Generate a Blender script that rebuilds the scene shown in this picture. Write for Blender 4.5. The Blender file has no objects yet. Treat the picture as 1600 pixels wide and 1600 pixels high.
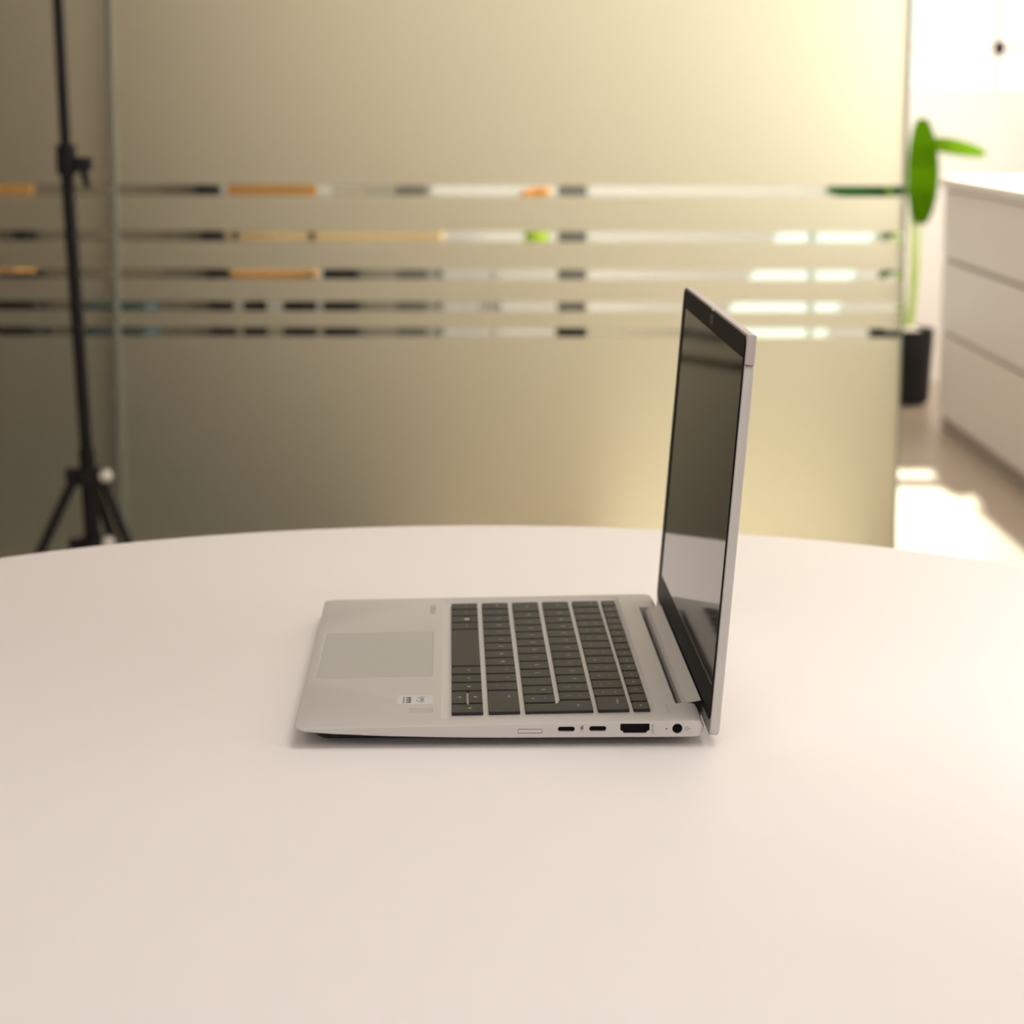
import bpy, bmesh, math, random
from mathutils import Vector, Matrix
random.seed(7)
S = bpy.context.scene
C = S.collection

# ------------------------------------------------------------------ camera
CAM_Z, PITCH, ROLL, FPX = 1.0684, 0.1709, 0.0023, 3701.0
cam_d = bpy.data.cameras.new('camera')
cam = bpy.data.objects.new('camera', cam_d); C.objects.link(cam)
cam.matrix_world = (Matrix.Translation((0, 0, CAM_Z)) @ Matrix.Rotation(math.pi/2 - PITCH, 4, 'X')
                    @ Matrix.Rotation(ROLL, 4, 'Z'))
cam_d.sensor_width = 36.0
cam_d.lens = FPX/1600*36.0
cam_d.clip_start = 0.05
cam_d.dof.use_dof = True
cam_d.dof.focus_distance = 1.17
cam_d.dof.aperture_fstop = 13.0
S.camera = cam

# ------------------------------------------------------------------ world, sun, area lights, exposure
w = bpy.data.worlds.new('world'); S.world = w; w.use_nodes = True
bg = w.node_tree.nodes['Background']
bg.inputs[0].default_value = (1.0, 0.97, 0.9, 1); bg.inputs[1].default_value = 1.6

def lamp(name, typ, loc, aim, energy, color, **kw):
    d = bpy.data.lights.new(name, typ); d.energy = energy; d.color = color
    for k, v in kw.items(): setattr(d, k, v)
    o = bpy.data.objects.new(name, d); C.objects.link(o); o.location = loc
    o.rotation_euler = Vector(aim).to_track_quat('-Z', 'Y').to_euler()
    return o
SUN_DIR = (-0.1, -1.0, -0.5)
lamp('sun', 'SUN', (3, 14, 6), SUN_DIR, 3.4, (1.0, 0.87, 0.68), angle=0.02)
# ceiling panels over the table side of the partition
lamp('ceiling_lamp', 'AREA', (0.5, 1.5, 2.72), (0, 0, -1), 19, (1.0, 0.94, 0.915), shape='RECTANGLE', size=1.2, size_y=1.2)
lamp('ceiling_lamp', 'AREA', (-1.1, -0.9, 2.72), (0, 0, -1), 14, (1.0, 0.94, 0.92), shape='RECTANGLE', size=1.2, size_y=1.2)
# daylight of the window behind the camera
lamp('daylight_area', 'AREA', (0.6, -2.9, 1.6), (0, 1, -0.1), 34, (1.0, 0.945, 0.935), shape='RECTANGLE', size=2.6, size_y=1.6)
# daylight of the window in the right wall, on the table's side
lamp('daylight_area', 'AREA', (2.5, 1.2, 1.6), (-1, 0, -0.12), 25, (1.0, 0.94, 0.90), shape='RECTANGLE', size=2.2, size_y=1.6)
# added area light by the right wall beyond the partition, brightening the film
lamp('daylight_area', 'AREA', (2.48, 6.4, 1.55), (-1, 0, -0.02), 200, (1.0, 0.92, 0.82), shape='RECTANGLE', size=2.6, size_y=1.6)

S.view_settings.view_transform = 'Standard'
S.view_settings.look = 'None'
S.view_settings.exposure = 0.0
S.view_settings.gamma = 1.0
S.view_settings.use_curve_mapping = False
S.cycles.use_denoising = True
S.cycles.max_bounces = 10
S.cycles.transparent_max_bounces = 16

# ------------------------------------------------------------------ helpers
def at(px, py, D):
    """point at room depth D seen in direction (px, py) of the 1600 px photograph"""
    m = cam.matrix_world.to_3x3()
    d = m @ Vector(((px-800)/FPX, -(py-800)/FPX, -1.0))
    t = D/d.y
    return Vector((d.x*t, D, CAM_Z + d.z*t))

MATS = {}
def mat(name, col, rough=0.5, metal=0.0, spec=0.5, noise=0.0, scale=40.0, bump=0.0, emis=None, estr=0.0, coat=0.0):
    if name in MATS: return MATS[name]
    m = bpy.data.materials.new(name); m.use_nodes = True; nt = m.node_tree
    b = nt.nodes['Principled BSDF']
    c = (*col, 1)
    b.inputs['Base Color'].default_value = c
    b.inputs['Roughness'].default_value = rough
    b.inputs['Metallic'].default_value = metal
    b.inputs['Specular IOR Level'].default_value = spec
    b.inputs['Coat Weight'].default_value = coat
    if emis:
        b.inputs['Emission Color'].default_value = (*emis, 1); b.inputs['Emission Strength'].default_value = estr
    if noise or bump:
        tc = nt.nodes.new('ShaderNodeTexCoord'); n = nt.nodes.new('ShaderNodeTexNoise')
        n.inputs['Scale'].default_value = scale; n.inputs['Detail'].default_value = 4
        nt.links.new(tc.outputs['Object'], n.inputs['Vector'])
        if noise:
            r = nt.nodes.new('ShaderNodeMapRange')
            r.inputs['To Min'].default_value = 1-noise; r.inputs['To Max'].default_value = 1+noise
            nt.links.new(n.outputs['Fac'], r.inputs['Value'])
            mx = nt.nodes.new('ShaderNodeVectorMath'); mx.operation = 'SCALE'
            mx.inputs[0].default_value = col
            nt.links.new(r.outputs['Result'], mx.inputs['Scale'])
            nt.links.new(mx.outputs['Vector'], b.inputs['Base Color'])
        if bump:
            bp = nt.nodes.new('ShaderNodeBump'); bp.inputs['Strength'].default_value = bump
            bp.inputs['Distance'].default_value = 0.001
            nt.links.new(n.outputs['Fac'], bp.inputs['Height']); nt.links.new(bp.outputs['Normal'], b.inputs['Normal'])
    MATS[name] = m
    return m

def glass_mat():
    m = bpy.data.materials.new('clear_glass'); m.use_nodes = True; nt = m.node_tree
    for n in list(nt.nodes): nt.nodes.remove(n)
    out = nt.nodes.new('ShaderNodeOutputMaterial'); mix = nt.nodes.new('ShaderNodeMixShader')
    tr = nt.nodes.new('ShaderNodeBsdfTransparent'); gl = nt.nodes.new('ShaderNodeBsdfGlossy'); lw = nt.nodes.new('ShaderNodeLayerWeight'); pw = nt.nodes.new('ShaderNodeMath'); fr = nt.nodes.new('ShaderNodeMath')
    tr.inputs[0].default_value = (0.93, 0.96, 0.93, 1); gl.inputs['Roughness'].default_value = 0.02; lw.inputs[0].default_value = 0.5
    pw.operation = 'POWER'; pw.inputs[1].default_value = 5; fr.operation = 'MULTIPLY_ADD'; fr.inputs[1].default_value = 0.8; fr.inputs[2].default_value = 0.02
    nt.links.new(lw.outputs['Facing'], pw.inputs[0]); nt.links.new(pw.outputs[0], fr.inputs[0])
    nt.links.new(fr.outputs[0], mix.inputs[0]); nt.links.new(tr.outputs[0], mix.inputs[1]); nt.links.new(gl.outputs[0], mix.inputs[2])
    nt.links.new(mix.outputs[0], out.inputs[0])
    return m

def film_mat():
    """etched film: mostly rough refraction (a blurred view of the room beyond), a little scatter"""
    m = bpy.data.materials.new('frosted_film'); m.use_nodes = True; nt = m.node_tree
    for n in list(nt.nodes): nt.nodes.remove(n)
    out = nt.nodes.new('ShaderNodeOutputMaterial')
    rf = nt.nodes.new('ShaderNodeBsdfRefraction'); rf.inputs['Color'].default_value = (1.0, 0.905, 0.76, 1)
    rf.inputs['Roughness'].default_value = 0.77; rf.inputs['IOR'].default_value = 1.6
    tl = nt.nodes.new('ShaderNodeBsdfTranslucent'); tl.inputs[0].default_value = (0.95, 0.87, 0.70, 1)
    df = nt.nodes.new('ShaderNodeBsdfDiffuse'); df.inputs[0].default_value = (0.30, 0.30, 0.28, 1)
    tc = nt.nodes.new('ShaderNodeTexCoord'); n = nt.nodes.new('ShaderNodeTexNoise'); n.inputs['Scale'].default_value = 2.0
    r = nt.nodes.new('ShaderNodeMapRange'); r.inputs['To Min'].default_value = 0.06; r.inputs['To Max'].default_value = 0.08
    nt.links.new(tc.outputs['Object'], n.inputs['Vector']); nt.links.new(n.outputs['Fac'], r.inputs['Value'])
    m1 = nt.nodes.new('ShaderNodeMixShader'); m1.inputs[0].default_value = 0.06
    nt.links.new(rf.outputs[0], m1.inputs[1]); nt.links.new(tl.outputs[0], m1.inputs[2])
    mix = nt.nodes.new('ShaderNodeMixShader')
    nt.links.new(r.outputs['Result'], mix.inputs[0])
    nt.links.new(m1.outputs[0], mix.inputs[1]); nt.links.new(df.outputs[0], mix.inputs[2]); nt.links.new(mix.outputs[0], out.inputs[0])
    return m

def leaf_mat(name, col):
    m = bpy.data.materials.new(name); m.use_nodes = True; nt = m.node_tree
    for n in list(nt.nodes): nt.nodes.remove(n)
    out = nt.nodes.new('ShaderNodeOutputMaterial'); mix = nt.nodes.new('ShaderNodeMixShader'); mix.inputs[0].default_value = 0.5
    tl = nt.nodes.new('ShaderNodeBsdfTranslucent'); df = nt.nodes.new('ShaderNodeBsdfDiffuse')
    tl.inputs[0].default_value = (*col, 1); df.inputs[0].default_value = (*[c*0.8 for c in col], 1)
    nt.links.new(tl.outputs[0], mix.inputs[1]); nt.links.new(df.outputs[0], mix.inputs[2]); nt.links.new(mix.outputs[0], out.inputs[0])
    return m

def obj(name, bm, m, parent=None, smooth=None, local=None):
    me = bpy.data.meshes.new(name)
    bmesh.ops.recalc_face_normals(bm, faces=bm.faces[:])
    bm.to_mesh(me); bm.free()
    if m: me.materials.append(m)
    o = bpy.data.objects.new(name, me); C.objects.link(o)
    if smooth is not None:
        for p in me.polygons: p.use_smooth = True
        me.set_sharp_from_angle(angle=math.radians(smooth))
    if parent: o.parent = parent
    if local is not None: o.matrix_local = local
    return o
def thing(name, label, cat, loc=(0, 0, 0), rotz=0, group=None):
    o = bpy.data.objects.new(name, None); C.objects.link(o); o.location = loc; o.rotation_euler = (0, 0, rotz)
    o.empty_display_size = 0.05
    o['label'] = label; o['category'] = cat
    if group: o['group'] = group
    return o
def tag(o, label, cat, group=None):
    o['label'] = label; o['category'] = cat
    if group: o['group'] = group
    return o
def struct(o): o['kind'] = 'structure'; return o

def box(bm, x0, x1, y0, y1, z0, z1, bev=0.0, seg=2):
    b = bmesh.new()
    vs = [b.verts.new(p) for p in ((x0,y0,z0),(x1,y0,z0),(x1,y1,z0),(x0,y1,z0),(x0,y0,z1),(x1,y0,z1),(x1,y1,z1),(x0,y1,z1))]
    for f in ((3,2,1,0),(4,5,6,7),(0,1,5,4),(1,2,6,5),(2,3,7,6),(3,0,4,7)): b.faces.new([vs[i] for i in f])
    if bev: bmesh.ops.bevel(b, geom=b.edges[:], offset=bev, segments=seg, affect='EDGES', profile=0.6)
    merge(bm, b); return bm
def merge(bm, b, M=None):
    me = bpy.data.meshes.new('tmp'); b.to_mesh(me); b.free()
    if M is not None: me.transform(M)
    bm.from_mesh(me); bpy.data.meshes.remove(me)
def rod(bm, a, b, r0, r1=None, n=12):
    a, b = Vector(a), Vector(b); r1 = r0 if r1 is None else r1
    q = (b-a).to_track_quat('Z', 'Y')
    ra = [bm.verts.new(a + q @ Vector((r0*math.cos(2*math.pi*i/n), r0*math.sin(2*math.pi*i/n), 0))) for i in range(n)]
    rb = [bm.verts.new(b + q @ Vector((r1*math.cos(2*math.pi*i/n), r1*math.sin(2*math.pi*i/n), 0))) for i in range(n)]
    for i in range(n): bm.faces.new((ra[i], ra[(i+1)%n], rb[(i+1)%n], rb[i]))
    bm.faces.new(ra[::-1]); bm.faces.new(rb); return bm
def lathe(bm, prof, n=48, cx=0, cy=0):
    rings = []
    for r, z in prof:
        if r < 1e-6: rings.append([bm.verts.new((cx, cy, z))])
        else: rings.append([bm.verts.new((cx+r*math.cos(2*math.pi*i/n), cy+r*math.sin(2*math.pi*i/n), z)) for i in range(n)])
    for a, b in zip(rings, rings[1:]):
        for i in range(n):
            j = (i+1) % n
            q = [a[i % len(a)], a[j % len(a)], b[j % len(b)], b[i % len(b)]]
            f = []
            for v in q:
                if v not in f: f.append(v)
            if len(f) > 2: bm.faces.new(f)
    return bm
def loft(bm, loops, cap=True):
    rs = [[bm.verts.new(p) for p in l] for l in loops]
    for a, b in zip(rs, rs[1:]):
        n = len(a)
        for i in range(n): bm.faces.new((a[i], a[(i+1)%n], b[(i+1)%n], b[i]))
    if cap: bm.faces.new(rs[0][::-1]); bm.faces.new(rs[-1])
    return bm
def rrect(x0, x1, y0, y1, r00, r10, r11, r01, n=6):
    """rounded rectangle, radii at (x0,y0), (x1,y0), (x1,y1), (x0,y1)"""
    P = []
    for cx, cy, r, a0 in ((x0+r00, y0+r00, r00, math.pi), (x1-r10, y0+r10, r10, 1.5*math.pi), (x1-r11, y1-r11, r11, 0), (x0+r01, y1-r01, r01, 0.5*math.pi)):
        for k in range(n+1):
            t = a0 + k/n*math.pi/2; P.append((cx+r*math.cos(t), cy+r*math.sin(t)))
    return P
def prism(bm, poly, f0, f1):
    return loft(bm, [[f0(*p) for p in poly], [f1(*p) for p in poly]])
def cut(o, cutters):
    bm = bmesh.new()
    for b in cutters: bmesh.ops.recalc_face_normals(b, faces=b.faces[:])
    for k, b in enumerate(cutters):
        me = bpy.data.meshes.new('cut'); b.to_mesh(me); b.free()
        c = bpy.data.objects.new('cut', me); C.objects.link(c)
        md = o.modifiers.new('b', 'BOOLEAN'); md.operation = 'DIFFERENCE'; md.object = c; md.solver = 'EXACT'
        bpy.context.view_layer.update()
        c.parent = o.parent; bpy.context.view_layer.update()
        dg = bpy.context.evaluated_depsgraph_get()
        nm = bpy.data.meshes.new_from_object(o.evaluated_get(dg))
        o.modifiers.clear(); old = o.data; nm.name = old.name; o.data = nm
        bpy.data.objects.remove(c); bpy.data.meshes.remove(me)
    bm.free()
    return o
def text_bm(s, size, ext=0.0, align='CENTER'):
    cu = bpy.data.curves.new('t', 'FONT'); cu.body = s; cu.size = size; cu.align_x = align; cu.align_y = 'CENTER'
    cu.resolution_u = 1; cu.extrude = ext
    o = bpy.data.objects.new('t', cu); C.objects.link(o)
    bpy.context.view_layer.update()
    dg = bpy.context.evaluated_depsgraph_get()
    me = bpy.data.meshes.new_from_object(o.evaluated_get(dg))
    b = bmesh.new(); b.from_mesh(me)
    bpy.data.objects.remove(o); bpy.data.curves.remove(cu); bpy.data.meshes.remove(me)
    return b

# ------------------------------------------------------------------ materials
m_wall = mat('wall_paint', (0.82, 0.79, 0.76), 0.8, noise=0.03, scale=3)
m_ceil = mat('ceiling_paint', (0.8, 0.78, 0.75), 0.9, noise=0.02)
m_floor = mat('floor_tile', (0.45, 0.365, 0.28), 0.35, noise=0.06, scale=5)
m_table = mat('white_laminate', (0.80, 0.765, 0.745), 0.42, spec=0.3, noise=0.012, scale=12)
m_desk = mat('desk_white', (0.80, 0.765, 0.73), 0.4, noise=0.02, scale=8)
m_groove = mat('desk_groove', (0.35, 0.31, 0.26), 0.6)
m_black = mat('black_plastic', (0.008, 0.008, 0.009), 0.5, 0, 0.25, noise=0.1)
m_blackmetal = mat('black_metal', (0.008, 0.007, 0.007), 0.5, 0.0, 0.2, noise=0.1)
m_chrome = mat('pale_knob', (0.75, 0.72, 0.66), 0.35, 0.0)
m_film = film_mat(); m_glass = glass_mat()

# ------------------------------------------------------------------ room shell
XL, XR, Y0, Y1, H, YG = -3.6, 2.6, -3.2, 9.2, 2.8, 5.0
b = bmesh.new(); box(b, XL-.1, XR+.1, Y0-.1, Y1+.1, -0.1, 0); struct(obj('floor', b, m_floor))
b = bmesh.new(); box(b, XL-.1, XR+.1, Y0-.1, Y1+.1, H, H+.1); struct(obj('ceiling', b, m_ceil))
b = bmesh.new(); box(b, XL-.1, XL, Y0, Y1, 0, H); struct(obj('wall_left', b, m_wall))
b = bmesh.new(); box(b, XR, XR+.1, Y0, Y1, 0, H); struct(obj('wall_right', b, m_wall))
b = bmesh.new(); box(b, XL, XR, Y0-.1, Y0, 0, H); struct(obj('wall_front', b, m_wall))
b = bmesh.new(); box(b, XL, XR, Y1, Y1+.12, 0, H)
wb = struct(obj('wall_back', b, m_wall))
c1 = bmesh.new(); box(c1, 1.28, 2.45, Y1-.1, Y1+.3, 1.13, 2.62)
# invented slanting opening: bright sky in it stands for slanted sun patches
sl = [at(1112, 528, Y1), at(1294, 528, Y1), at(1382, 352, Y1), at(1224, 352, Y1)]
c2 = bmesh.new(); loft(c2, [[(p.x, Y1-.1, p.z) for p in sl], [(p.x, Y1+.3, p.z) for p in sl]])
c3 = bmesh.new(); box(c3, 0.62, 1.2, Y1-.1, Y1+.3, 1.13, 2.02)  # added opening that lets sun onto the floor behind the film
cut(wb, [c1, c2, c3])
b = bmesh.new(); box(b, 1.28, 2.45, Y1+.03, Y1+.08, 1.255, 1.305); box(b, 1.84, 1.88, Y1+.03, Y1+.08, 1.13, 2.62)
w1 = struct(obj('window_1', b, m_desk))
b = bmesh.new(); box(b, 1.27, 2.46, Y1+.05, Y1+.056, 1.12, 2.63); obj('window_pane', b, m_glass, w1)
b = bmesh.new(); loft(b, [[(p.x, Y1+.05, p.z) for p in sl], [(p.x, Y1+.056, p.z) for p in sl]])
w2 = struct(obj('sun_patch_opening', b, m_glass))
b = bmesh.new(); box(b, .62, 1.2, Y1+.03, Y1+.08, 1.255, 1.305)
w3 = struct(obj('floor_sun_opening', b, m_desk))  # bar of the added sun opening
b = bmesh.new(); box(b, .61, 1.21, Y1+.05, Y1+.056, 1.12, 2.03); obj('window_pane', b, m_glass, w3)
b = bmesh.new(); p = at(1271, 440, Y1); box(b, p.x-.012, p.x+.012, Y1+.06, Y1+.1, sl[0].z, sl[2].z); obj('glazing_bar', b, m_desk, w2)
b = bmesh.new(); box(b, XL, at(1118, 500, Y1).x-.02, Y1-.015, Y1, 0, 0.25)  # beige band put in for the shadow under a low bench
struct(obj('shadow_band_back', b, mat('shadow_band_beige', (0.62, 0.55, 0.45), 0.6)))

# ------------------------------------------------------------------ glass partition with frosted film
part = thing('glass_partition', 'frosted glass partition with five clear horizontal stripes, behind the round table', 'partition', (0, YG, 0))
XSEAM, XEND = at(182, 500, YG).x, at(1408, 500, YG).x
b = bmesh.new(); box(b, XL, XSEAM-.006, .004, .014, 0.01, 2.7); obj('glass_pane', b, m_glass, part)
b = bmesh.new(); box(b, XSEAM+.006, XEND, .004, .014, 0.01, 2.7); obj('glass_pane', b, m_glass, part)
b = bmesh.new(); box(b, XSEAM-.006, XSEAM+.006, -.002, .016, 0.01, 2.7)
obj('glass_joint', b, mat('silicone_joint', (0.20, 0.22, 0.18), 0.4, noise=.03), part)
b = bmesh.new(); box(b, XEND, XEND+.004, .004, .014, 0.01, 2.7); obj('glass_edge', b, mat('glass_edge', (0.30, 0.36, 0.27), 0.25), part)
b = bmesh.new(); box(b, XL, XEND, .002, .016, 0.0, 0.012); obj('floor_channel', b, mat('steel_channel', (0.5, 0.5, 0.48), 0.35, 0.8), part)
b = bmesh.new(); box(b, XL, XEND, .002, .016, 2.7, 2.8); obj('head_channel', b, mat('steel_channel', (0.5, 0.5, 0.48), 0.35, 0.8), part)
stripes = [(289.5, 306.5), (361.5, 378), (421, 437), (471.5, 487), (512, 526.5)]
zs = [2.69]
for a_, b_ in stripes: zs += [at(800, a_, YG).z, at(800, b_, YG).z]
zs.append(0.015)
for k in range(0, len(zs), 2):
    for xa, xb in ((XL+.01, XSEAM-.006), (XSEAM+.006, XEND)):
        b = bmesh.new(); nx = 12
        for i in range(nx):
            u0, u1 = xa+(xb-xa)*i/nx, xa+(xb-xa)*(i+1)/nx
            b.faces.new([b.verts.new(q) for q in ((u0, .002, zs[k+1]), (u1, .002, zs[k+1]), (u1, .002, zs[k]), (u0, .002, zs[k]))])
        bmesh.ops.remove_doubles(b, verts=b.verts[:], dist=1e-5)
        obj('frosted_film', b, m_film, part)

# ------------------------------------------------------------------ reception desk on the right
DX, DY0, DY1 = 1.42, 4.6, 7.85
desk = thing('reception_desk', 'long white reception desk with three grooved front panels, at the right', 'desk', (DX, DY0, 0))
L = DY1-DY0
b = bmesh.new(); box(b, .012, .62, 0.005, L-.005, 0, .80); obj('carcass', b, m_groove, desk)
for z0, z1 in ((.055, .322), (.334, .562), (.574, .795)):
    b = bmesh.new(); box(b, 0, .02, 0, L, z0, z1, .003); obj('front_panel', b, m_desk, desk)
b = bmesh.new(); box(b, .03, .60, 0, .02, .06, .795, .002); obj('end_panel', b, m_desk, desk)
b = bmesh.new(); box(b, .03, .60, L-.02, L, .06, .795, .002); obj('end_panel', b, m_desk, desk)
b = bmesh.new(); box(b, -.012, .66, -.02, L+.02, .80, .835, .004); obj('countertop', b, m_desk, desk)

# ------------------------------------------------------------------ potted plant
PD = 8.5
pc = at(1405, 628, PD)
plant = thing('potted_plant', 'tall potted plant with broad green leaves in a black planter beside the white desk', 'plant', (pc.x, PD, 0))
b = bmesh.new(); lathe(b, [(0, .01), (.10, .01), (.105, .02), (.118, .27), (.118, .275), (.108, .275), (.106, .25), (0, .25)], 28)
obj('planter', b, m_black, plant, 40)
b = bmesh.new(); lathe(b, [(0, .262), (.105, .255)], 20); obj('soil', b, mat('soil', (.25, .13, .06), .9, noise=.3, scale=60), plant)
for k, (u, v) in enumerate(((1422, 498), (1408, 500), (1432, 501), (1390, 503))):
    q = at(u, v, PD-.06)-Vector((pc.x, PD, 0)); b = bmesh.new()
    bmesh.ops.create_icosphere(b, subdivisions=2, radius=[.030, .020, .018, .016][k])
    for vv in b.verts: vv.co.z *= .75
    obj('pebble', b, mat('white_pebble', (.85, .8, .72), .5), plant, 60, Matrix.Translation((q.x, q.y, .268)))
m_leaf = leaf_mat('leaf_green', (.06, .15, .002)); m_leafd = leaf_mat('leaf_dark', (.03, .12, .03)); m_leafl = leaf_mat('leaf_lime', (.2, .42, .015))
m_stem = mat('stem_green', (.38, .52, .10), .5, noise=.1)
def stem(p0, p1, r=.009):
    b = bmesh.new(); a, c = Vector(p0), Vector(p1); m1 = a.lerp(c, .35)+Vector((.01, 0, .02)); m2 = a.lerp(c, .7)+Vector((.005, 0, .03))
    pts = [a, m1, m2, c]
    for i in range(3): rod(b, pts[i], pts[i+1], r*(1-.2*i), r*(.8-.2*i), 8)
    return obj('stem', b, m_stem, plant, 60)
def leaf(base, tip, width, m, side=(1, 0, 0), sag=.03):
    b = bmesh.new(); a, t = Vector(base), Vector(tip); sd = Vector(side).normalized(); n = 8
    nrm = (t-a).cross(sd).normalized(); rows = []
    for i in range(n+1):
        s = i/n; wd = width*math.sin(math.pi*min(1, s*.93+.035))**.45*(1.0+.1*s)*.5
        c = a.lerp(t, s)+nrm*sag*math.sin(math.pi*s)
        rows.append([b.verts.new(c-sd*wd+nrm*wd*.15), b.verts.new(c), b.verts.new(c+sd*wd+nrm*wd*.15)])
    for i in range(n):
        for j in range(2): b.faces.new((rows[i][j], rows[i][j+1], rows[i+1][j+1], rows[i+1][j]))
    return obj('leaf', b, m, plant, 60)
def rel(u, v, d=0): q = at(u, v, PD+d)-Vector((pc.x, PD, 0)); return q
s1 = [(rel(1418, 490), rel(1428, 345, .02)), (rel(1412, 490), rel(1395, 300, .05)), (rel(1424, 490), rel(1440, 250, .1)), (rel(1408, 490), rel(1380, 240, .06)), (rel(1420, 492), rel(1423, 330))]
for a_, c_ in s1: stem((a_.x, a_.y, .255), c_)
leaf(rel(1441, 185), rel(1438, 350), .108, m_leaf)
leaf(rel(1445, 225, .08), rel(1540, 240, -.1), .06, m_leafl, (0, .4, 1))
leaf(rel(1430, 297, .1), rel(1290, 297, .05), .05, m_leafd, (0, .2, 1))
leaf(rel(1404, 360, .02), rel(1376, 373, .0), .03, m_leaf, (0, .2, 1))
leaf(rel(1402, 420, .02), rel(1372, 431, .0), .03, m_leaf, (0, .2, 1))

# ------------------------------------------------------------------ light stand (black tripod) on the left
SD = 4.4
hub = at(138, 742, SD); foot_c = at(146, 900, SD)
st = thing('light_stand', 'black tripod light stand with a pale knob, in front of the frosted glass', 'stand', (foot_c.x, SD, 0))
O = Vector((foot_c.x, SD, 0))
def sp(u, v, d=0): return at(u, v, SD+d)-O
top = sp(104, 236); ax = (sp(104, 250)-sp(138, 742)).normalized()
hubl = sp(138, 742)
b = bmesh.new(); rod(b, hubl-ax*.02, sp(104, 258), .0125, n=16); obj('upper_tube', b, m_blackmetal, st, 50)
b = bmesh.new(); rod(b, hubl-ax*.20, hubl+ax*.05, .0155, n=16); obj('lower_tube', b, m_blackmetal, st, 50)
b = bmesh.new(); rod(b, sp(105, 272), sp(103, 226), .019, n=16); rod(b, sp(104, 258), sp(140, 254), .008, n=10); obj('clamp', b, m_blackmetal, st, 50)
b = bmesh.new(); rod(b, sp(103, 240), sp(70, -400), .010, n=14); obj('extension_tube', b, m_blackmetal, st, 50)
b = bmesh.new(); q = sp(128, 256); box(b, q.x-.012, q.x+.02, q.y-.015, q.y+.015, q.z-.012, q.z+.012, .003); rod(b, q, q+Vector((.01, 0, -.045)), .010, .006, 10); obj('clamp_knob', b, m_black, st, 50)
b = bmesh.new(); rod(b, hubl-ax*.016, hubl+ax*.012, .026, n=18); box(b, hubl.x-.042, hubl.x+.034, -.012, .012, hubl.z-.012, hubl.z+.012, .003); obj('leg_collar', b, m_black, st, 50)
b = bmesh.new(); low = sp(146, 850); rod(b, low-ax*.02, low+ax*.012, .03, n=18); box(b, low.x-.045, low.x+.03, -.012, .012, low.z-.012, low.z+.010, .003); obj('brace_collar', b, m_black, st, 50)
for (u, v), nm in (((167.5, 741), 'collar_knob'), ((172, 845), 'brace_knob')):
    q = sp(u, v); b = bmesh.new(); bmesh.ops.create_uvsphere(b, u_segments=16, v_segments=10, radius=.0125)
    obj(nm, b, m_chrome, st, 60, Matrix.Translation((q.x, q.y-.02, q.z)))
ends = []
lstart = [(sp(117, 746), sp(72, 852)), (sp(161, 748), sp(208, 848))]
for a_, c_ in lstart:
    d = (c_-a_).normalized(); t = (a_.z-.012)/-d.z; ends.append((a_, a_+d*t+Vector((0, -.12, 0))))
ends.append((hubl+Vector((0, .03, 0)), Vector((hubl.x+.03, .36, .012))))
# the two visible legs lean a little towards the camera
for k, (a_, e_) in enumerate(ends):
    b = bmesh.new(); rod(b, a_, e_, .0095, n=12); lg = obj('leg', b, m_blackmetal, st, 50)
    b = bmesh.new(); d = (e_-a_).normalized(); rod(b, e_-d*.03, e_+d*.004, .013, n=12); obj('rubber_foot', b, m_black, lg, 50)
    b = bmesh.new(); rod(b, low, a_.lerp(e_, .62), .006, n=8); obj('brace', b, m_blackmetal, st, 50)

# ------------------------------------------------------------------ furniture behind the glass (seen through the clear stripes)
def PX(u, D): return at(u, 430, D).x
def PZ(v, D): return at(800, v, D).z
m_brown = mat('brown_veneer', (.21, .17, .125), .5, noise=.2, scale=6)
m_orange = mat('orange_wood', (.50, .24, .06), .45, noise=.15, scale=9)
m_tan = mat('tan_wood', (.68, .50, .28), .45, noise=.1, scale=9)
def slat(bm, p0, p1, p2, p3, y0, y1): return loft(bm, [[(p[0], y0, p[1]) for p in (p0, p1, p2, p3)], [(p[0], y1, p[1]) for p in (p0, p1, p2, p3)]])
D = 6.9
div = thing('room_divider', 'brown divider panel held between two slanting black posts, behind the frosted glass', 'divider', (PX(190, D), D, 0)); ox = PX(190, D)
def px_(u, z): return PX(u, D)-ox-.10*(z-.40)     # posts lean a little to the left
b = bmesh.new(); slat(b, (-2.2, .02), (px_(350, 0), .02), (px_(350, 2.35), 2.35), (-2.2, 2.35), .01, .03); obj('panel', b, m_brown, div)  # panel extended upward and past the left post to darken the film
for u in (58, 350):
    b = bmesh.new(); slat(b, (px_(u, 0)-.034, 0), (px_(u, 0)+.034, 0), (px_(u, 2.4)+.03, 2.4), (px_(u, 2.4)-.03, 2.4), -.02, .04); obj('post', b, m_black, div)
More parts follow.
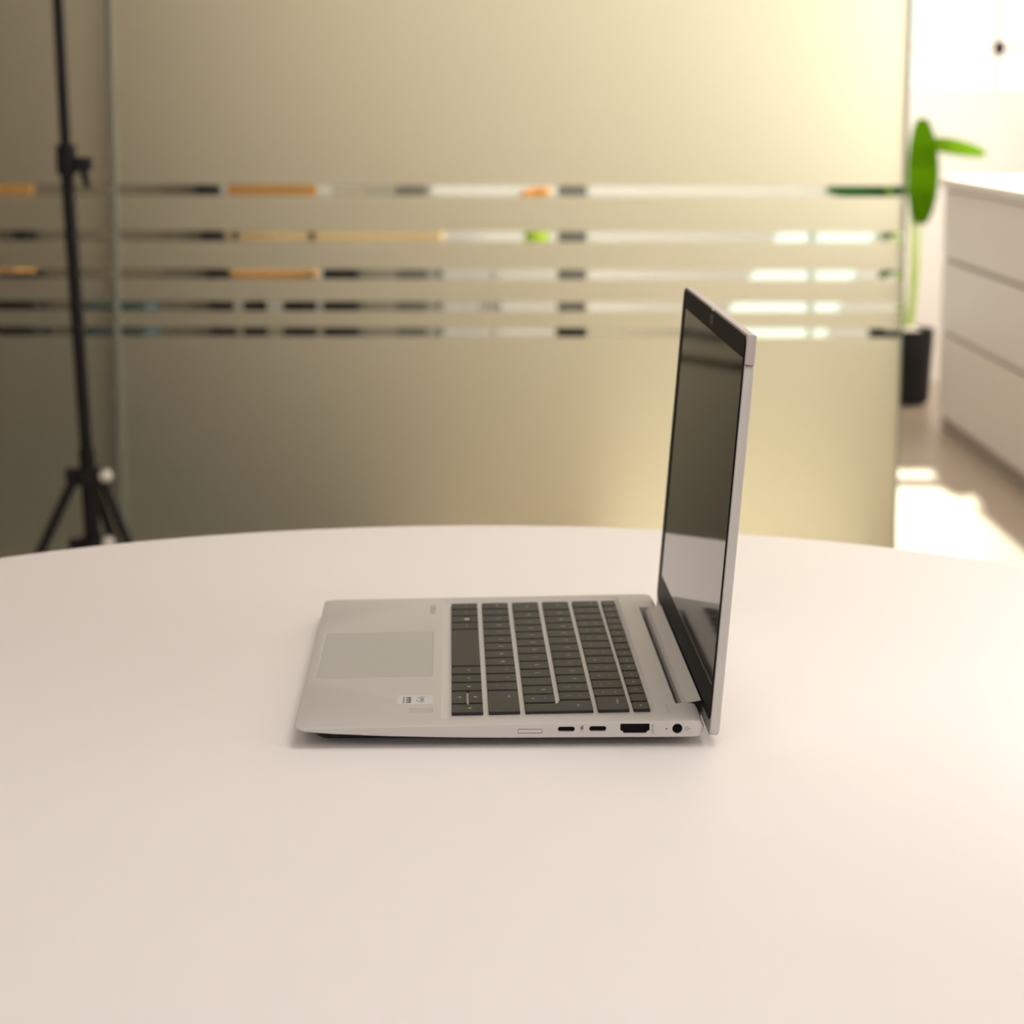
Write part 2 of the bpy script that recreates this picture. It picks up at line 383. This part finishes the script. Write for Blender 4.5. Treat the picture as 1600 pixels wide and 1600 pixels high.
def wood_chair(u0, u1, D, label):
    x0, x1 = PX(u0, D), PX(u1, D); cx = (x0+x1)/2; hw = (x1-x0)/2
    t = thing('wooden_chair', label, 'chair', (cx, D, 0), 0, 'wooden chairs beyond the partition')
    b = bmesh.new(); box(b, -hw, hw, .16, .18, PZ(312, D), PZ(278, D), .004); obj('backrest', b, m_orange, t)
    b = bmesh.new(); box(b, -hw, hw, -.2, .19, PZ(440, D), PZ(419, D), .004); obj('seat', b, m_orange, t)
    zt = PZ(440, D)
    for sx in (-1, 1):
        for y in (-.18, .15):
            b = bmesh.new(); w_ = .035 if sx > 0 else .017; xx = hw-.04 if sx > 0 else -hw*.27
            box(b, xx-w_, xx+w_, y-.015, y+.015, 0, zt if y < 0 else zt); obj('leg', b, m_black, t)
        b = bmesh.new(); box(b, sx*(hw-.02)-.008, sx*(hw-.02)+.008, .182, .20, zt, PZ(285, D)); obj('back_post', b, m_black, t)
    b = bmesh.new(); box(b, -hw*.5, hw-.04, -.19, -.17, PZ(445, D)-.03, PZ(445, D)); obj('rail', b, m_black, t)
    return t
wood_chair(347, 490, 7.2, 'orange wooden chair with black legs, right of the brown divider')
wood_chair(-85, 36, 6.55, 'orange wooden chair with black legs, before the left post of the brown divider')
b = bmesh.new(); box(b, PX(139, 6.6), PX(236, 6.6), 6.5, 6.75, 0, PZ(470, 6.6), .008)
tag(obj('storage_bin', b, mat('teal_plastic', (.035, .06, .065), .5, noise=.1)), 'dark teal storage bin on the floor before the brown divider', 'bin')
b = bmesh.new(); box(b, PX(0, 6.3), PX(69, 6.3), 6.15, 6.35, 0, PZ(428, 6.3), .006)
tag(obj('equipment_case', b, m_black), 'black case on the floor at the left end of the brown divider', 'case')
b = bmesh.new(); box(b, PX(506, 7.0), PX(561, 7.0), 6.95, 7.2, 0, PZ(417, 7.0), .006)
tag(obj('pedestal_drawer', b, m_black, None), 'narrow black pedestal on the floor beside the beige cabinet', 'pedestal')
dk = thing('tan_desk', 'tan wooden desk with a thin top, in front of the beige cabinet', 'desk', (PX(520, 7.5), 7.5, 0)); ox = PX(520, 7.5)
b = bmesh.new(); box(b, PX(350, 7.5)-ox, PX(690, 7.5)-ox, 0, .5, PZ(381, 7.5), PZ(360, 7.5), .004); obj('worktop', b, m_tan, dk)
for u in (498, 680):
    b = bmesh.new(); box(b, PX(u, 7.5)-ox-.012, PX(u, 7.5)-ox+.012, .40, .48, 0, PZ(381, 7.5)); obj('leg', b, mat('grey_metal', (.2, .19, .17), .4), dk)
cb = thing('office_cabinet', 'beige cabinet with doors darkened stepwise to the right as painted shading, behind the tan desk', 'cabinet', (PX(600, 8.15), 8.15, 0)); ox = PX(600, 8.15)
b = bmesh.new(); box(b, PX(520, 8.15)-ox, PX(668, 8.15)-ox, .02, .45, 0, 1.1); obj('carcass', b, mat('grey_laminate', (.20, .19, .165), .5), cb)
for k, (u0, u1, c) in enumerate(((520, 570, (.42, .38, .31)), (571, 618, (.36, .33, .27)), (619, 667, (.15, .14, .115)))):  # door tones darken rightward, standing for shading on a rounded column
    b = bmesh.new(); box(b, PX(u0, 8.15)-ox, PX(u1, 8.15)-ox, 0, .02, .05, 1.09, .002); d = obj('door', b, mat('cabinet_shading_%d' % k, c, .5), cb)
wc = thing('white_cabinet', 'low white cabinet against the far wall, under the flowerpot', 'cabinet', (PX(780, 8.7), 8.7, 0)); ox = PX(780, 8.7)
b = bmesh.new(); box(b, PX(676, 8.7)-ox, PX(866, 8.7)-ox, .02, .45, 0, PZ(397, 8.7)); obj('carcass', b, m_desk, wc)
for u0, u1 in ((676, 769), (771, 866)):
    b = bmesh.new(); box(b, PX(u0, 8.7)-ox+.003, PX(u1, 8.7)-ox-.003, 0, .02, .04, PZ(400, 8.7), .002); d = obj('door', b, m_desk, wc)
    q = PX(769 if u0 < 700 else 771, 8.7)-ox; b = bmesh.new(); rod(b, (q+(-.02 if u0 < 700 else .02), -.012, .30), (q+(-.02 if u0 < 700 else .02), -.012, .36), .004); obj('handle', b, mat('grey_metal', (.2, .19, .17), .4), d)
fz = PZ(397, 8.7)
fp = thing('flowerpot', 'lime green flowerpot with orange blooms on the low white cabinet', 'flowerpot', (PX(838, 8.85), 8.85, fz))
b = bmesh.new(); hh = PZ(356, 8.85)-PZ(388, 8.85)+.06; lathe(b, [(0, 0), (.040, 0), (.052, .14), (.046, .14), (.044, .12), (0, .12)], 20); obj('pot', b, mat('lime_glaze', (.42, .62, .03), .4), fp, 40)
for k in range(9):
    t = k*2.4; r = .012+.0045*k; q = Vector((r*math.cos(t)-.014, r*math.sin(t), PZ(304, 8.85)-fz-.012+.012*(k % 3)))
    b = bmesh.new(); bmesh.ops.create_icosphere(b, subdivisions=1, radius=.024, matrix=Matrix.Translation(q) @ Matrix.Diagonal((1.1, 1, .7, 1)))
    obj('bloom', b, mat('orange_petal', (.85, .32, .01), .6), fp)
    b = bmesh.new(); rod(b, (0, 0, .12), q, .003, n=6); obj('stem', b, m_stem, fp)
for k in range(8):
    t = k*.785; b = bmesh.new(); q = Vector((0, 0, .15)); dv = Vector((.06*math.cos(t), .06*math.sin(t), .055)); sd = Vector((-math.sin(t), math.cos(t), 0))*.014
    b.faces.new([b.verts.new(x) for x in (q, q+dv*.6+sd, q+dv, q+dv*.6-sd)]); obj('leaf', b, mat('pot_leaf', (.2, .5, .04), .6), fp)
ps = thing('metal_post', 'grey upright post with a black foot, right of the low white cabinet', 'post', (PX(893, 8.3), 8.3, 0)); ox = PX(893, 8.3)
b = bmesh.new(); box(b, PX(871, 8.3)-ox, PX(916, 8.3)-ox, -.04, .04, PZ(502, 8.3), H); obj('shaft', b, mat('post_grey', (.14, .135, .12), .5, noise=.05), ps)
b = bmesh.new(); box(b, PX(870, 8.3)-ox, PX(917, 8.3)-ox, -.045, .045, 0, PZ(502, 8.3)); obj('foot', b, m_black, ps)

b = bmesh.new(); box(b, XL+.01, -.25, YG+.15, Y1-.7, -.02, .0012)
struct(obj('floor_darkener', b, mat('floor_darkener_mat', (.05, .05, .045), .95, noise=.2, scale=80, bump=.3)))  # added dark sheet on the unseen floor, darkening the film at lower left

# ------------------------------------------------------------------ round table
YAW = 0.02639
LAP = Vector((-0.1079, 1.1350, 0.75))
def lap2w(x, y): c, s = math.cos(YAW), math.sin(YAW); return LAP.x+c*x-s*y, LAP.y+s*x+c*y
tx, ty = lap2w(.0981, .1157); TR = .5170
TZ = .0037      # the table top lies a little above the 0.75 m datum of the laptop's own frame
tb = thing('round_table', 'round white meeting table under the laptop', 'table', (tx, ty, 0))
TOPZ = .75+TZ
b = bmesh.new(); lathe(b, [(0, .722), (TR-.012, .722), (TR-.004, .725), (TR, .732), (TR, TOPZ-.007), (TR-.002, TOPZ-.0025), (TR-.007, TOPZ), (0, TOPZ)], 160); obj('tabletop', b, m_table, tb, 35)
b = bmesh.new(); lathe(b, [(0, .05), (.04, .05), (.04, .70), (.14, .712), (.14, .722), (0, .722)], 32); obj('pedestal', b, mat('grey_metal2', (.55, .54, .52), .35, .6), tb, 35)
b = bmesh.new(); lathe(b, [(0, 0), (.30, 0), (.30, .012), (.06, .05), (0, .05)], 48); obj('base', b, mat('grey_metal2', (.55, .54, .52), .35, .6), tb, 35)

# ------------------------------------------------------------------ laptop
m_alu = mat('brushed_silver', (.51, .495, .475), .45, 0.2, noise=.02, scale=900)
m_side = m_alu
m_key = mat('key_black', (.009, .009, .0085), .48, spec=.34, noise=.05, scale=600)
m_leg = mat('key_print', (.55, .54, .5), .6)
m_print = mat('grey_print', (.12, .115, .11), .6)
m_port = mat('port_dark', (.004, .002, .004), .6, 0, .1)
lap = thing('laptop', 'open silver laptop with black keys and a dark screen on the round white table', 'laptop', LAP, YAW)
mm = .001
W, DD = 307.6, 204.0
def zt(x): return 13.7 + .0165*x
def zb(x):
    pts = [(-1, 12.9), (.5, 12.7), (4, 11.8), (13, 10.8), (45, 9.3), (76, 8.5), (100, 8.2), (300, 8.2)]
    for (a, za), (c, zc) in zip(pts, pts[1:]):
        if x <= c: return za+(zc-za)*(x-a)/(c-a)
    return 8.2
def outl(xf, xr, iy, rf=6, rr=4): return rrect(xf, xr, iy, W-iy, rf, rr, rr, rf, 8)
def densify(P, n=14):
    Q = []
    for p, q in zip(P, P[1:]+P[:1]):
        d = math.hypot(p[0]-q[0], p[1]-q[1]); k = n if d > 60 else 1
        for i in range(k): Q.append((p[0]+(q[0]-p[0])*i/k, p[1]+(q[1]-p[1])*i/k))
    return Q
def V(x, y, z): return (x*mm, y*mm, z*mm)
loops = []
for xf, xr, iy, fz in ((2.2, 199.5, 2.0, lambda x: zb(x)+.1), (1.2, 200.5, 1.0, zb), (.4, 202.6, .15, lambda x: zb(x)+.5), (0.05, 204, 0, lambda x: max(zb(x)+.55, zt(x)-3.6)),
                       (0, 202.2, 0, lambda x: zt(x)-.55), (.25, 201.2, .2, lambda x: zt(x)-.18), (.7, 200.6, .65, zt)):
    loops.append([V(x, y, fz(x)) for x, y in densify(outl(xf, xr, iy))])
b = bmesh.new(); loft(b, loops)
base = obj('base_shell', b, m_alu, lap)
bpy.context.view_layer.update()
cs = []
# keyboard basin: sloping sides
def rloop(x0, x1, y0, y1, dz, r=3): return [V(x, y, zt(x)+dz) for x, y in rrect(x0, x1, y0, y1, r, r, r, r, 4)]
b = bmesh.new(); loft(b, [rloop(76.2, 179.2, 20.4, 290.4, -1.35, 1), rloop(73.0, 181.4, 11, 303.0, -.0, 2), rloop(73.0, 181.4, 11, 303.0, .6, 2)]); cs.append(b)
# hinge slot with a chamfered front edge
b = bmesh.new(); pr = [(192.8, 2.5), (192.8, zt(192)-.5), (192.1, zt(192)+.02), (191.8, 22), (212, 22), (212, 2.5)]
loft(b, [[V(x, 34.3, z) for x, z in pr], [V(x, 268.2, z) for x, z in pr]]); cs.append(b)
# touchpad recess
b = bmesh.new(); loft(b, [[V(x, y, zt(x)-.45) for x, y in rrect(5.3, 67.9, 103.2, 211.6, 1, 1, 1, 1, 3)], [V(x, y, zt(x)+.5) for x, y in rrect(4.9, 68.3, 102.8, 212, 1, 1, 1, 1, 3)]]); cs.append(b)
# fingerprint reader recess
b = bmesh.new(); loft(b, [[V(x, y, zt(x)-.4) for x, y in rrect(57, 68.4, 25.3, 35, .6, .6, .6, .6, 3)], [V(x, y, zt(x)+.5) for x, y in rrect(56.6, 68.8, 24.9, 35.4, .8, .8, .8, .8, 3)]]); cs.append(b)
def ypr(poly, y0, y1): bb = bmesh.new(); return loft(bb, [[V(x, y0, z) for x, z in poly], [V(x, y1, z) for x, z in poly]])
def stad(x0, x1, z0, z1, n=8):
    return rrect(x0, x1, z0, z1, *([(z1-z0)/2-.01]*4), n)
usb = [stad(130.9, 139.4, 11.5, 14.0), stad(146.5, 155.0, 11.6, 14.2)]
hd = [(161.9, 15.4), (161.9, 12.0), (163.2, 11.3), (163.7, 10.5), (174.7, 10.5), (175.2, 11.3), (176.5, 12.0), (176.5, 15.4)]
jk = [(190.3+2.55*math.cos(t*math.pi/12), 12.75+2.55*math.sin(t*math.pi/12)) for t in range(24)]
dot = [(184.9+.4*math.cos(t*math.pi/5), 12.7+.4*math.sin(t*math.pi/5)) for t in range(10)]
sim = rrect(111.1, 123.2, 10.7, 12.9, .4, .4, .4, .4, 3); simi = rrect(111.35, 122.95, 10.95, 12.65, .3, .3, .3, .3, 3)
for p in usb+[hd, jk]: cs.append(ypr(p, -2, 5))
cs.append(ypr(dot, -2, 1)); cs.append(ypr(sim, -2, 1.2))
cut(base, cs)
for p in base.data.polygons: p.use_smooth = True
base.data.set_sharp_from_angle(angle=math.radians(25))
for p in usb: obj('usb_port', ypr(p, 2.0, 4.9), m_port, lap)
obj('hdmi_port', ypr(hd, 1.6, 4.9), m_port, lap)
obj('power_jack', ypr(jk, 2.0, 4.9), m_port, lap)
obj('charge_light', ypr(dot, .3, .9), m_port, lap)
obj('card_tray', ypr(simi, .05, 1.1), m_alu, lap)
def side_text(s, x, z, size, rot=0.0):
    t = text_bm(s, size*mm); M = Matrix.Translation(V(x, -.03, z)) @ Matrix.Rotation(rot, 4, 'Y') @ Matrix.Rotation(math.pi/2, 4, 'X')
    bb = bmesh.new(); merge(bb, t, M); return obj('port_mark', bb, m_print, lap)
side_text('HDMI', 178.1, 12.7, 1.9, -math.pi/2)
b = bmesh.new()   # lightning-arrow mark between the two ports
slp = [(142.6, 14.4), (143.9, 14.4), (143.1, 13.3), (144.0, 13.3), (142.3, 11.5), (142.7, 12.8), (141.9, 12.8)]
b.faces.new([b.verts.new(V(x, -.03, z)) for x, z in slp]); obj('port_mark', b, m_print, lap)
b = bmesh.new()   # plug mark beside the power jack: broken ring and a stroke
def ring(bb, f, r0, r1, a0, a1, n=16, sx=1, sy=1):
    for i in range(n):
        t0, t1 = a0+(a1-a0)*i/n, a0+(a1-a0)*(i+1)/n
        bb.faces.new([bb.verts.new(f(r*math.cos(t)*sx, r*math.sin(t)*sy)) for r, t in ((r0, t0), (r1, t0), (r1, t1), (r0, t1))])
ring(b, lambda p, q: V(195+p, -.03, 12.7+q), .75, 1.0, .4, 5.9)
b.faces.new([b.verts.new(V(x, -.03, z)) for x, z in ((195.9, 12.6), (197, 12.6), (197, 12.85), (195.9, 12.85))]); obj('port_mark', b, m_print, lap)
# touchpad, reader, sticker, lettering
TILT = Matrix.Rotation(-math.atan(.0165), 4, 'Y')
def slab(name, x0, x1, y0, y1, d0, d1, m, r=.8):
    bb = bmesh.new(); return obj(name, loft(bb, [[V(x, y, zt(x)+d) for x, y in rrect(x0, x1, y0, y1, r, r, r, r, 3)] for d in (d0, d1)]), m, lap)
slab('touchpad', 5.75, 67.5, 103.6, 211.2, -.44, -.06, mat('touchpad_glass', (.44, .44, .425), .36, .2))
slab('fingerprint_reader', 57.2, 68.2, 25.5, 34.8, -.38, -.15, mat('reader_metal', (.44, .43, .41), .4, .2))
stk = slab('sticker', 50.4, 68.4, 42.6, 61.3, 0, .12, mat('label_white', (.56, .56, .54), .5))
b = bmesh.new(); f = lambda p, q: V(63.0+p, 52+q, zt(62)+.16)
ring(b, f, 2.7, 3.2, .3, 2.6, 14, 1, 1.8); ring(b, f, 2.7, 3.2, 3.3, 5.9, 14, 1, 1.8)
for q in (-2.6, -.9, .9, 2.4): b.faces.new([b.verts.new(f(*c)) for c in ((-.9, q-.55), (1.0, q-.55), (1.0, q+.55), (-.9, q+.55))])
for x0_, x1_, y0_, y1_ in ((56.3, 57.7, 45.4, 58), (54.9, 56.3, 45.4, 48.6), (54.9, 56.3, 54.8, 58), (54.9, 56.3, 50, 53.4), (53.2, 54.2, 45.4, 47.4), (53.2, 54.2, 49.6, 53), (53.2, 54.2, 55, 57.8)):
    b.faces.new([b.verts.new(V(x, y, zt(55)+.16)) for x, y in ((x0_, y0_), (x1_, y0_), (x1_, y1_), (x0_, y1_))])
obj('printed_emblem', b, m_print, stk)
def deck_text(name, s, x, y, size, m, rows=1):
    bb = bmesh.new(); merge(bb, text_bm(s, size*mm), Matrix.Translation(V(x, y, zt(x)+.03)) @ TILT @ Matrix.Rotation(-math.pi/2, 4, 'Z'))
    return obj(name, bb, m, lap)
deck_text('lettering', 'ELITEBOOK', 67, 273, 4.6, m_print)
deck_text('lettering', 'BANG & OLUFSEN', 187.5, 24.5, 2.0, mat('faint_print', (.30, .29, .27), .5))
b = bmesh.new(); loft(b, [[V(x, y, f(x)) for x, y in densify(outl(xf, xr, iy))] for xf, xr, iy, f in ((26, 186, 16, lambda x: 4.6), (12, 190, 8, lambda x: min(zb(x)-.6, 6.6)), (6, 195, 3.5, lambda x: zb(x)+.5))])
obj('bottom_cover', b, m_black, lap, 30)
# feet
for x0, x1 in ((30, 38), (170, 178)):
    b = bmesh.new(); box(b, x0*mm, x1*mm, .03, .277, TZ, 5.4*mm, .0005); obj('rubber_foot', b, m_black, lap)
# keys
KEYH0, KEYH1 = -1.30, .35
key_cache = {}
def key_mesh(w_, d_):
    k = (round(w_, 1), round(d_, 1))
    if k not in key_cache:
        bb = bmesh.new(); a, c = d_/2, w_/2   # d along x, w along y
        def lp(i, r, z): return [V(x, y, z) for x, y in rrect(-a+i, a-i, -c+i, c-i, r, r, r, r, 2)]
        loft(bb, [lp(0, .7, -1.62), lp(.05, .7, -.15), lp(.22, .7, 0)])
        bmesh.ops.recalc_face_normals(bb, faces=bb.faces[:])
        me = bpy.data.meshes.new('key'); bb.to_mesh(me); bb.free(); me.materials.append(m_key); key_cache[k] = me
    return key_cache[k]
def legend(k, s, dx, dy, size):
    bb = bmesh.new()
    if s in ('<|', '|>', '^|', 'v|'):
        P = {'<|': [(0, 1.3), (1.1, -.9), (-1.1, -.9)], '|>': [(0, -1.3), (-1.1, .9), (1.1, .9)], '^|': [(1.2, 0), (-.9, 1.1), (-.9, -1.1)], 'v|': [(-1.2, 0), (.9, -1.1), (.9, 1.1)]}[s]
        bb.faces.new([bb.verts.new(V(dx+x, dy+y, .03)) for x, y in P])
    elif s == 'win':
        for a in (-1.35, .15):
            for c in (-1.6, .15): bb.faces.new([bb.verts.new(V(dx+x, dy+y, .03)) for x, y in ((a, c), (a+1.2, c), (a+1.2, c+1.45), (a, c+1.45))])
    else: merge(bb, text_bm(s, size*mm), Matrix.Translation(V(dx, dy, .03)) @ Matrix.Rotation(-math.pi/2, 4, 'Z'))
    return obj('legend', bb, mat('key_print_white', (.85, .84, .8), .6) if s == 'win' else m_leg, k)
GAP = 2.7
def key(x0, x1, ya, yb, leg=None):
    """ya > yb: far and near limits of the key's cell"""
    w_, d_ = ya-yb-GAP, x1-x0; xc, yc = (x0+x1)/2, (ya+yb)/2
    o = bpy.data.objects.new('key', key_mesh(w_, d_)); C.objects.link(o); o.parent = lap
    o.matrix_local = Matrix.Translation(V(xc, yc, zt(xc)+KEYH1)) @ TILT
    if leg is None: return o
    if isinstance(leg, str): leg = [(leg, 1.2 if d_ > 10 else 0, 0, None)]
    for s, dx, dy, sz in leg:
        legend(o, s, dx, dy, sz or (3.9 if len(s) == 1 else 2.3))
    return o
XR_ = [78.4, 97.1, 115.6, 134.1, 152.4, 170.4]; KD = 15.9
def two(lo, hi): return [(lo, -3.2, 0, 3.0), (hi, 3.0, 0, 3.0)]
# bottom row (nearest the palm rest)
B = [288.6, 270.2, 251.8, 233.4, 215.0, 123.0, 104.6, 86.2, 67.8]
for k, s in enumerate(['ctrl', 'fn', 'win', 'alt', None, 'alt', 'ctrl', '<|']): key(XR_[0], XR_[0]+KD, B[k], B[k+1], s)
key(XR_[0], XR_[0]+7.8, 67.8, 41.2, 'v|'); key(XR_[0]+8.9, XR_[0]+KD, 67.8, 41.2, '^|'); key(XR_[0], XR_[0]+KD, 41.2, 22.0, '|>')
B = [288.6, 270.2, 251.8, 233.4, 215.0, 196.6, 178.2, 159.8, 141.4, 123.0, 104.6, 86.2, 67.8, 22.0]
for k, s in enumerate(['shift', two('\\', '|'), 'Z', 'X', 'C', 'V', 'B', 'N', 'M', two(',', '<'), two('.', '>'), two('/', '?'), [('shift', 3, 9, 2.3)]]): key(XR_[1], XR_[1]+KD, B[k], B[k+1], s)
B = [288.6, 260.5, 242.1, 223.7, 205.3, 186.9, 168.5, 150.1, 131.7, 113.3, 94.9, 76.5, 57.9, 39.6]
for k, s in enumerate(['caps', 'A', 'S', 'D', 'F', 'G', 'H', 'J', 'K', 'L', two(';', ':'), two("'", '@'), two('#', '~')]): key(XR_[2], XR_[2]+KD, B[k], B[k+1], s)
B = [288.6, 264.4, 246.0, 227.6, 209.2, 190.8, 172.4, 154.0, 135.6, 117.2, 98.8, 80.4, 62.2, 44.6]
for k, s in enumerate(['tab', 'Q', 'W', 'E', 'R', 'T', 'Y', 'U', 'I', 'O', 'P', two('[', '{'), two(']', '}')]): key(XR_[3], XR_[3]+KD, B[k], B[k+1], s)
# angled enter key over two rows
b = bmesh.new(); g = GAP/2
def ent(i, d):
    P = [(XR_[2]+i, 22+g+i), (XR_[3]+KD-i, 22+g+i), (XR_[3]+KD-i, 44.6-g-i), (XR_[3]+i-1.0, 44.6-g-i), (XR_[3]+i-1.0, 39.6-g-i), (XR_[2]+i, 39.6-g-i)]
    return [V(x, y, zt(x)+d) for x, y in P]
loft(b, [ent(0, -1.3), ent(.05, .1), ent(.45, .35)]); ek = obj('key', b, m_key, lap)
bb = bmesh.new(); merge(bb, text_bm('enter', 2.3*mm), Matrix.Translation(V(143, 33, zt(143)+.38)) @ TILT @ Matrix.Rotation(-math.pi/2, 4, 'Z')); obj('legend', bb, m_leg, ek)
B = [288.6, 270.2, 251.8, 233.4, 215.0, 196.6, 178.2, 159.8, 141.4, 123.0, 104.6, 86.2, 67.8, 51.2, 22.0]
for k, s in enumerate([two('`', '¬')]+[two(a, c) for a, c in zip('1234567890-=', '!"£$%^&*()_+')]+[[('backspace', 3, 3, 2.2)]]): key(XR_[4], XR_[4]+KD, B[k], B[k+1], s)
pt = (288.6-22.0)/16
for k, s in enumerate(['esc']+['f%d' % i for i in range(1, 13)]+['prt', None, 'del']): key(XR_[5], XR_[5]+8.3, 288.6-pt*k, 288.6-pt*(k+1), s)
# hinge barrel
b = bmesh.new(); pr = [(195.3, 6), (195.3, 13), (196.2, 15.4), (198.2, 17.0), (205.6, 18.3), (205.6, 6)]
loft(b, [[V(x, 35.2, z) for x, z in pr], [V(x, 267.4, z) for x, z in pr]]); obj('hinge_barrel', b, m_alu, lap, 15)
for y0_ in (34.5, 267.45):  # black plates in place of the shaded gap at the barrel ends
    b = bmesh.new(); loft(b, [[V(x, y, z) for x, z in [(195.4, 6.2), (195.4, 12.9), (196.3, 15.2), (198.2, 16.8), (205.5, 18.1), (205.5, 6.2)]] for y in (y0_, y0_+.65)]); obj('hinge_shade', b, m_black, lap)
# lid
A = 0.0754
LM = Matrix(((math.cos(A), 0, math.sin(A), .2064), (0, 1, 0, 0), (-math.sin(A), 0, math.cos(A), .0099), (0, 0, 0, 1)))
# lid space: x = towards the back (n), y = along the hinge, z = up the lid (s)
def lidloft(name, x_in, outline_fn, m, smooth=None, parent=lap):
    bb = bmesh.new()
    loft(bb, [[V(n, y, s) for y, s in outline_fn(i)] for n, i in x_in])
    bmesh.ops.recalc_face_normals(bb, faces=bb.faces[:]); bb.transform(LM)
    return obj(name, bb, m, parent, smooth)
SB, ST, SC = -1.2, 199.2, 184.6
prof = [(0, .35), (.35, 0), (3.7, 0), (4.5, .35), (4.9, 1.1)]
lid = lidloft('lid_shell', prof, lambda i: rrect(i, W-i, SB+i, SC, 3.5, .01, .01, 3.5, 6) if False else rrect(i, W-i, SB+i, SC, 3.5, .01, .01, 3.5, 6), m_alu, 30)
m_ant = mat('antenna_plastic', (.46, .42, .415), .5, .2)
lidloft('antenna_cover', prof, lambda i: rrect(i, W-i, SC+.05, ST-i, .01, 5, 5, .01, 6), m_ant, 30)
m_bez = mat('bezel_black', (.005, .005, .005), .5, 0, .12, noise=.05, scale=300)
bez = lidloft('screen_bezel', [(0.1, 0), (-.45, .0), (-.6, .2)], lambda i: rrect(2.0+i, W-2.0-i, 6+i, 198.0-i, 5, 5, 5, 5, 6), m_bez)
bpy.context.view_layer.update()
cb_ = bmesh.new(); loft(cb_, [[V(n, y, s) for y, s in ((4.4, 22.2), (291.5, 22.2), (291.5, 187.4), (4.4, 187.4))] for n in (-.2, -3)]); cb_.transform(LM)
cut(bez, [cb_])
b = bmesh.new(); loft(b, [[V(n, y, s) for y, s in ((4.4, 22.2), (291.5, 22.2), (291.5, 187.4), (4.4, 187.4))] for n in (-.15, -.32)]); b.transform(LM)
obj('display', b, mat('display_glass', (.004, .004, .004), .06, 0, .5), lap)
# webcam: shutter tab on the top edge, two thin marks beside the lens
b = bmesh.new(); box(b, -.5*mm, .6*mm, 146*mm, 153*mm, 197.7*mm, 198.9*mm); b.transform(LM); cam_ = obj('webcam_shutter', b, m_chrome, lap)
for y in (151.5, 144.0):
    b = bmesh.new(); box(b, -.68*mm, -.6*mm, y*mm, (y+1.2)*mm, 190.5*mm, 196.0*mm); b.transform(LM); obj('webcam_mark', b, mat('lens_mark', (.3, .29, .27), .3), lap)
b = bmesh.new(); ring(b, lambda p, q: V(-.64, 153.8+p, 14+q), 3.0, 3.3, 0, 6.283, 24)
merge(b, text_bm('hp', 4.4*mm), Matrix.Translation(V(-.64, 153.8, 14.3)) @ Matrix(((0, 0, -1, 0), (-1, 0, 0, 0), (0, 1, 0, 0), (0, 0, 0, 1))))
b.transform(LM); obj('printed_emblem', b, mat('bezel_print', (.06, .06, .06), .4), lap)

# set the laptop's origin down on the table top
lap.location.z += TZ
for ch in lap.children: ch.location.z -= TZ
